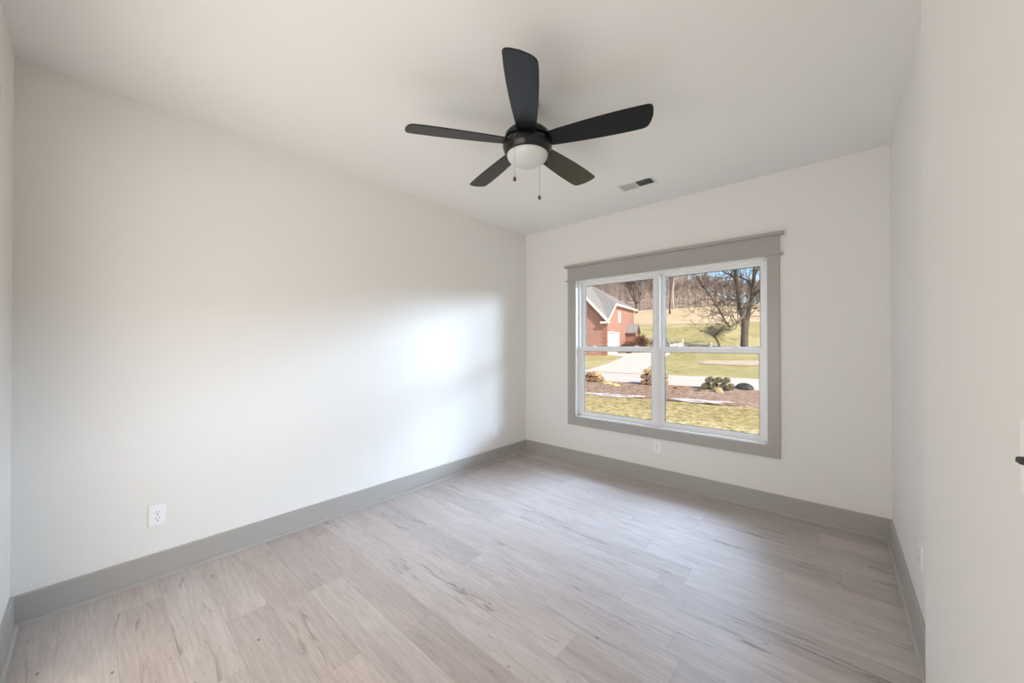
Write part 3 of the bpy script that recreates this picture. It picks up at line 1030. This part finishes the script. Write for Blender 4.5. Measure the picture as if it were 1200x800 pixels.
gt.box(-0.04, 0.25, 0.38, 0.5, 0, 2.57).box(-0.04, 0.25, 4.3, 4.42, 0, 2.57).box(-0.04, 0.25, 0.38, 4.42, 2.45, 2.60)
hpart(gt, 'garage_trim', 'white_trim', bevel=0.01)
# upper window on the side wall
uw = MB()
uw.box(-0.05, 0.0, 4.1, 4.2, 3.9, 5.1).box(-0.05, 0.0, 4.9, 5.0, 3.9, 5.1).box(-0.05, 0.0, 4.1, 5.0, 3.8, 3.9).box(-0.05, 0.0, 4.1, 5.0, 5.0, 5.1).box(-0.04, 0.0, 4.1, 5.0, 4.42, 4.48)
hw = hpart(uw, 'house_window', 'white_trim')
hpart(MB().box(-0.02, -0.005, 4.2, 4.9, 3.9, 5.0), 'pane', simple('dark_pane', (0.45, 0.42, 0.42), 0.15), hw)
# gabled brick bump-out near the far end
bo = MB()
bo.prism([(7.2, 0), (8.4, 0), (8.4, 2.75), (7.8, 3.3), (7.2, 2.75)], -1.15, 0.0, 'X')
hpart(bo, 'entry_bay', 'quoin')
br_ = slab([[(-1.45, 6.85, 2.65), (-1.45, 7.8, 3.75), (0.0, 7.8, 3.75), (0.0, 6.85, 2.65)],
            [(-1.45, 8.75, 2.65), (0.0, 8.75, 2.65), (0.0, 7.8, 3.75), (-1.45, 7.8, 3.75)]], 0.1)
hpart(br_, 'entry_roof', 'shingle')

# ------------------------------------------------------------------ trees
def rand_dir(rnd, d, spread):
    v = Vector((rnd.gauss(0, 1), rnd.gauss(0, 1), rnd.gauss(0, 1)))
    v = (v - d * v.dot(d)).normalized()
    return (d * cos(spread) + v * sin(spread)).normalized()
def grow(mb, rnd, p, d, L, r, depth, up=0.25, nsplit=(2, 4), spread=(0.35, 0.85), shrink=(0.62, 0.82), minr=0.012, sides=4, kids_along=1):
    n = 4
    pts = [Vector(p)]; rad = [r]
    cur = Vector(p); dd = Vector(d)
    r1 = max(minr, r * 0.62)
    for i in range(n):
        dd = (dd + Vector((rnd.uniform(-.16, .16), rnd.uniform(-.16, .16), rnd.uniform(-.10, .12) + up * 0.12))).normalized()
        cur = cur + dd * L / n
        pts.append(cur.copy()); rad.append(r + (r1 - r) * (i + 1) / n)
    mb.tube(pts, rad, sides if depth > 1 else 3, cap=False)
    if depth <= 0: return
    for _ in range(rnd.randint(*nsplit)):
        nd = rand_dir(rnd, dd, rnd.uniform(*spread))
        nd = (nd + Vector((0, 0, up * 0.5))).normalized()
        grow(mb, rnd, cur, nd, L * rnd.uniform(*shrink), r1 * rnd.uniform(0.6, 0.85), depth - 1, up, nsplit, spread, shrink, minr, sides, kids_along)
    for _ in range(kids_along):
        q_ = pts[rnd.randint(2, n)]
        nd = rand_dir(rnd, dd, rnd.uniform(0.6, 1.1))
        grow(mb, rnd, q_, nd, L * rnd.uniform(0.45, 0.65), max(minr, r1 * 0.45), depth - 2 if depth > 1 else 0, up, nsplit, spread, shrink, minr, sides, kids_along)
def parts_tree(name, loc, seed, h_trunk, r, L, depth, mat, label, **kw):
    e = empty(name, loc, label, 'tree')
    rnd = random.Random(seed)
    tr = MB()
    pts = [(0, 0, -0.3), (0, 0, 0.15), (rnd.uniform(-.04, .04) * h_trunk, rnd.uniform(-.04, .04) * h_trunk, h_trunk * 0.5), (0, 0, h_trunk)]
    tr.tube(pts, [r * 1.5, r * 1.15, r, r * 0.85], 10)
    tr.build('trunk', mat, e)
    cr = MB()
    nb = kw.pop('limbs', 5)
    sp0 = kw.pop('limb_spread', (0.35, 0.8))
    a0 = rnd.uniform(0, 6)
    for k in range(nb):
        s0 = rnd.uniform(*sp0)
        a = a0 + 2 * pi * k / nb + rnd.uniform(-.3, .3)
        d = Vector((sin(s0) * cos(a), sin(s0) * sin(a), cos(s0)))
        grow(cr, rnd, (0, 0, h_trunk * rnd.uniform(0.8, 0.99)), d, L, r * 0.5, depth, **kw)
    cr.build('branches', mat, e)
    return e
# spreading tree at the edge of the dry field, left panes
parts_tree('bare_tree', at(-49.6, 118.83), 3, 3.0, 0.42, 4.2, 5, 'bark', 'wide-crowned bare tree at the dry field edge in the upper left pane',
           limbs=6, limb_spread=(0.3, 0.95), nsplit=(2, 3), minr=0.045, shrink=(0.6, 0.8), kids_along=1)
def slim_tree(loc, seed, h, r, mat, label):
    e = empty('bare_tree', loc, label, 'tree')
    rnd = random.Random(seed)
    tr = MB()
    pts = [Vector((0.25 * sin(k * 0.9 + seed), 0.2 * cos(k * 0.7), h * k / 10 - 0.2)) for k in range(11)]
    tr.tube(pts, [r * (1 - 0.7 * k / 10) for k in range(11)], 8)
    tr.build('trunk', mat, e)
    br = MB()
    for k in range(26):
        z = h * rnd.uniform(0.35, 1.0)
        a = rnd.uniform(0, 6.28)
        d = Vector((cos(a) * 0.6, sin(a) * 0.6, 0.8)).normalized()
        grow(br, rnd, (0.25 * sin(z / h * 9 + seed), 0.2 * cos(z / h * 7), z - 0.2), d, h * 0.12, r * 0.22, 2, minr=0.03)
    br.build('branches', mat, e)
slim_tree(at(-35.9, 109.9), 4, 19, 0.26, 'bark', 'tall slim dark bare tree on the dry field, just right of the mullion')
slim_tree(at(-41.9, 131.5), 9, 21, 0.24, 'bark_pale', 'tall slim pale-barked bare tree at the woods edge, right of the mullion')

# big forked tree in the right pane: trunk and limbs follow the real one (local x = across, z = up)
bt = empty('forked_tree', at(-8.28, 51.28), 'large dark forked bare tree filling the right of the upper right pane', 'tree', 0.7205)
k_ = 0.1016
def tp(px, pz, d=0.0): return Vector(((px - 872) * k_, d, (408 - pz) * k_))
trunk_pts = [tp(872, 411), tp(872, 405), tp(872.5, 393), tp(873, 383), tp(873.5, 375)]
MB().tube(trunk_pts, [0.50, 0.42, 0.38, 0.40, 0.44], 12).build('trunk', 'bark', bt)
limbs = [
    ([(873, 377, 0), (870.5, 370, 0), (868, 360, .2), (867, 339, .4), (865, 317, .4), (864, 296, .3), (862, 275, .2)], 0.30, 0.10),
    ([(874, 377, 0), (876.6, 369.6, 0), (879, 350, -.3), (880.7, 332.5, -.4), (882, 313, -.4), (884, 292, -.3), (884, 270, 0)], 0.30, 0.10),
    ([(866.5, 332, .4), (862, 325, .2), (855, 321.5, -.4), (847, 321, -.8), (837, 318, -1.2), (826, 320, -1.5)], 0.15, 0.04),
    ([(879.5, 336, -.3), (875, 327, 0), (870, 323, .5), (864, 321, 1.0), (856, 314, 1.6)], 0.13, 0.05),
    ([(879, 347, -.3), (884, 341, -.8), (890, 336, -1.4), (899, 327, -2.0), (910, 322, -2.4)], 0.17, 0.06),
    ([(878.7, 354, -.3), (872, 357, -.9), (866, 361, -1.3), (860, 371, -1.8), (852, 379, -2.1), (843, 383.5, -2.2), (836, 376.5, -2.4), (828, 364, -2.6), (817, 348, -2.8), (808, 338, -2.9), (801, 326, -2.9)], 0.19, 0.05),
    ([(868, 355, .2), (862, 348, .8), (852, 352, 1.6), (842, 347, 2.2), (830, 349, 2.6)], 0.09, 0.04),
    ([(867, 345, .3), (872, 352, 1), (878, 362, 1.8), (888, 356, 2.4), (898, 358, 2.8)], 0.10, 0.04),
    ([(865, 322, .4), (858, 308, 0), (846, 300, -.5), (836, 290, -.8)], 0.13, 0.05),
    ([(881, 325, -.4), (888, 312, -.2), (896, 300, 0), (905, 290, .3)], 0.13, 0.05),
    ([(852, 379, -2.1), (846, 370, -2.0), (838, 371, -1.9), (829, 366, -1.8)], 0.05, 0.025),
]
rnd = random.Random(21)
for pts, ra, rb in limbs:
    lm = MB()
    P_ = [tp(*p) for p in pts]
    n = len(P_)
    lm.tube(P_, [ra + (rb - ra) * i / (n - 1) for i in range(n)], 7)
    for i in range(1, n):
        for _ in range(3):
            f = rnd.random()
            p = P_[i - 1].lerp(P_[i], f)
            d = (P_[i] - P_[i - 1]).normalized()
            nd = rand_dir(rnd, d, rnd.uniform(0.5, 1.1))
            nd = (nd + Vector((0, 0, 0.25))).normalized()
            grow(lm, rnd, p, nd, rnd.uniform(0.9, 1.7), 0.045, 3, minr=0.014, nsplit=(1, 3), up=0.2)
    lm.build('limb', 'bark', bt)

# small ornamental tree with a low umbrella of fine twigs
ot = empty('ornamental_tree', at(-10.49, 49.34), 'small low bare tree with flat fine-twigged crown left of the big forked tree', 'tree', 0.7205)
def op(px, pz, d=0.0): return Vector(((px - 843) * k_, d, (408 - pz) * k_))
MB().tube([op(843, 411), op(843, 404), op(841, 398), op(838.5, 394)], [0.17, 0.13, 0.11, 0.11], 8).build('trunk', 'bark', ot)
om = MB()
rnd = random.Random(5)
for pts in ([(838.5, 394, 0), (834, 390, .2), (829, 387, .4), (822, 386, .6)], [(838.5, 394, 0), (839, 387, -.3), (843, 382, -.5), (850, 381, -.7)],
            [(838.5, 394, 0), (836, 388, -.4), (833, 384, -.8), (827, 382, -1)], [(840, 391, 0), (845, 387, .3), (852, 384, .6), (860, 385, .8)],
            [(838, 392, 0), (838, 386, .6), (836, 381, 1.1)], [(838, 392, 0), (840, 386, -.7), (841, 381, -1.3)]):
    P_ = [op(*p) for p in pts]
    om.tube(P_, [0.07, 0.05, 0.04, 0.03][:len(P_)], 5)
    for i in range(1, len(P_)):
        for _ in range(10):
            p = P_[i - 1].lerp(P_[i], rnd.random())
            a = rnd.uniform(0, 6.28)
            nd = Vector((cos(a), sin(a), rnd.uniform(-0.1, 0.45))).normalized()
            grow(om, rnd, p, nd, rnd.uniform(0.35, 0.7), 0.014, 2, minr=0.006, up=-0.05, nsplit=(2, 3), sides=3)
om.build('branches', 'bark', ot)

# lantern-like marker, picket panel, low stone wall, shrubs
ln = empty('garden_marker', at(-11.25, 48.3), 'short pale post with a dark cap on the far lawn left of the small tree', 'garden post')
MB().prism([(0.16 * cos(pi / 8 + k * pi / 4), 0.16 * sin(pi / 8 + k * pi / 4)) for k in range(8)], -0.1, 0.62, 'Z').build('post', simple('pinkish_stone', (0.62, 0.54, 0.52), 0.8), ln, 0.01)
MB().lathe([(0.0, 0.58), (0.24, 0.60), (0.25, 0.66), (0.16, 0.78), (0.13, 0.95), (0.0, 0.98)], 16).build('cap', 'stone', ln)
MB().lathe([(0.0, -0.02), (0.55, -0.02), (0.58, 0.10), (0.50, 0.16), (0.0, 0.14)], 20, (-0.75, -0.1, 0)).build('base_ring', 'near_black', ln)
pf = empty('picket_panel', at(-14.2, 46.1), 'short white picket panel with a taller end post, just right of the mullion', 'fence', 0.7205)
MB().box(0.50, 0.64, -0.07, 0.07, -0.1, 1.35).build('post', 'white_trim', pf, 0.01)
pk_ = MB()
for k in range(8):
    x = -0.95 + k * 0.18
    pk_.prism([(x, 0.05), (x + 0.09, 0.05), (x + 0.09, 0.72 + k * 0.035), (x + 0.045, 0.80 + k * 0.035), (x, 0.72 + k * 0.035)], -0.015, 0.015, 'Y')
pk_.build('pickets', 'white_trim', pf)
MB().box(-0.98, 0.52, 0.015, 0.05, 0.2, 0.28).box(-0.98, 0.52, 0.015, 0.05, 0.62, 0.70).build('rails', 'white_trim', pf)
sw_ = MB()
rnd = random.Random(2)
for row in range(4):
    x = -1.6
    while x < 1.6:
        L_ = rnd.uniform(0.3, 0.55)
        sw_.box(x, x + L_ - 0.02, -0.2 + rnd.uniform(-.02, .02), 0.2, row * 0.26 - 0.1, row * 0.26 + 0.14)
        x += L_
sww = sw_.build('stone_edging', 'stone', bevel=0.02)
sww.location = at(-16.6, 48.3)
sww.rotation_euler = (0, 0, 0.7)
tag(sww, 'low blue-grey stone garden edging left of the mullion behind the shrubs', 'stone edging')
def shrub(x, y, rx, rz_, seed, label):
    rnd = random.Random(seed)
    m = MB()
    for _ in range(46):
        a = rnd.uniform(0, 6.28); s0 = rnd.uniform(0.05, 1.35)
        d = Vector((sin(s0) * cos(a) * rx, sin(s0) * sin(a) * rx, cos(s0) * rz_ + 0.2))
        L_ = d.length * rnd.uniform(0.45, 0.6)
        grow(m, rnd, (rnd.uniform(-.15, .15), rnd.uniform(-.15, .15), 0), d.normalized(), L_, 0.035, 3, minr=0.016, nsplit=(2, 3), shrink=(0.5, 0.7), sides=3)
    o = m.build('shrub', 'shrub')
    o.location = at(x, y)
    tag(o, label, 'shrub')
shrub(-18.0, 40.9, 0.9, 1.0, 1, 'smallest brown shrub next to the white garage door')
shrub(-17.3, 42.6, 0.95, 1.7, 2, 'tallest brown shrub in front of the entry bay of the brick house')
shrub(-15.7, 44.3, 0.45, 1.4, 3, 'rightmost brown shrub beside the brick house, next to the stone edging')

# woodland on the hill: four tree meshes shared by many single trees
protos_t = []
for s in range(5):
    rnd = random.Random(100 + s)
    m = MB()
    h = 5.0
    m.tube([(0, 0, -0.6), (0.1, 0, h * 0.5), (0, 0.1, h)], [0.30, 0.22, 0.17], 6, cap=False)
    for k in range(6):
        a = 2 * pi * k / 6 + rnd.uniform(-.4, .4); s0 = rnd.uniform(0.1, 0.5)
        grow(m, rnd, (0, 0, h * rnd.uniform(0.6, 1.0)), Vector((sin(s0) * cos(a), sin(s0) * sin(a), cos(s0))), 2.9, 0.12, 3,
             minr=0.035, nsplit=(2, 4), kids_along=2, up=0.9, sides=4, spread=(0.2, 0.6))
    me = bpy.data.meshes.new('woodland_tree')
    me.from_pydata(m.v, [], m.f)
    me.polygons.foreach_set('use_smooth', m.smooth)
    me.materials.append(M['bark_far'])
    protos_t.append(me)
rnd = random.Random(77)
cnt = 0
spots = []
tries = 0
LABEL = 'bare grey-brown tree standing in the winter woods on the hill'
while cnt < 290:
    D = 134 + 185 * (rnd.random() ** 0.85)
    q_ = rnd.uniform(0.14, 0.74) if rnd.random() < 0.93 else rnd.uniform(-0.1, 1.0)
    lat = q_ * D
    x = cy_ * lat - sy_ * D
    y = sy_ * lat + cy_ * D
    if Tof(x, y) < 141 or Tof(x, y) > 318: continue
    tries += 1
    md_ = 8.4 if tries < 6000 else 7.2
    if any((x - a) ** 2 + (y - b) ** 2 < md_ * md_ for a, b in spots): continue
    spots.append((x, y))
    o = bpy.data.objects.new('woodland_tree', protos_t[cnt % 5])
    o.location = at(x, y)
    s = rnd.uniform(0.8, 1.1)
    o.scale = (s, s, s * rnd.uniform(0.95, 1.2))
    o.rotation_euler = (0, 0, rnd.uniform(0, 6.28))
    COL.objects.link(o)
    tag(o, LABEL, 'tree', 'bare trees in the woods on the hill')
    cnt += 1
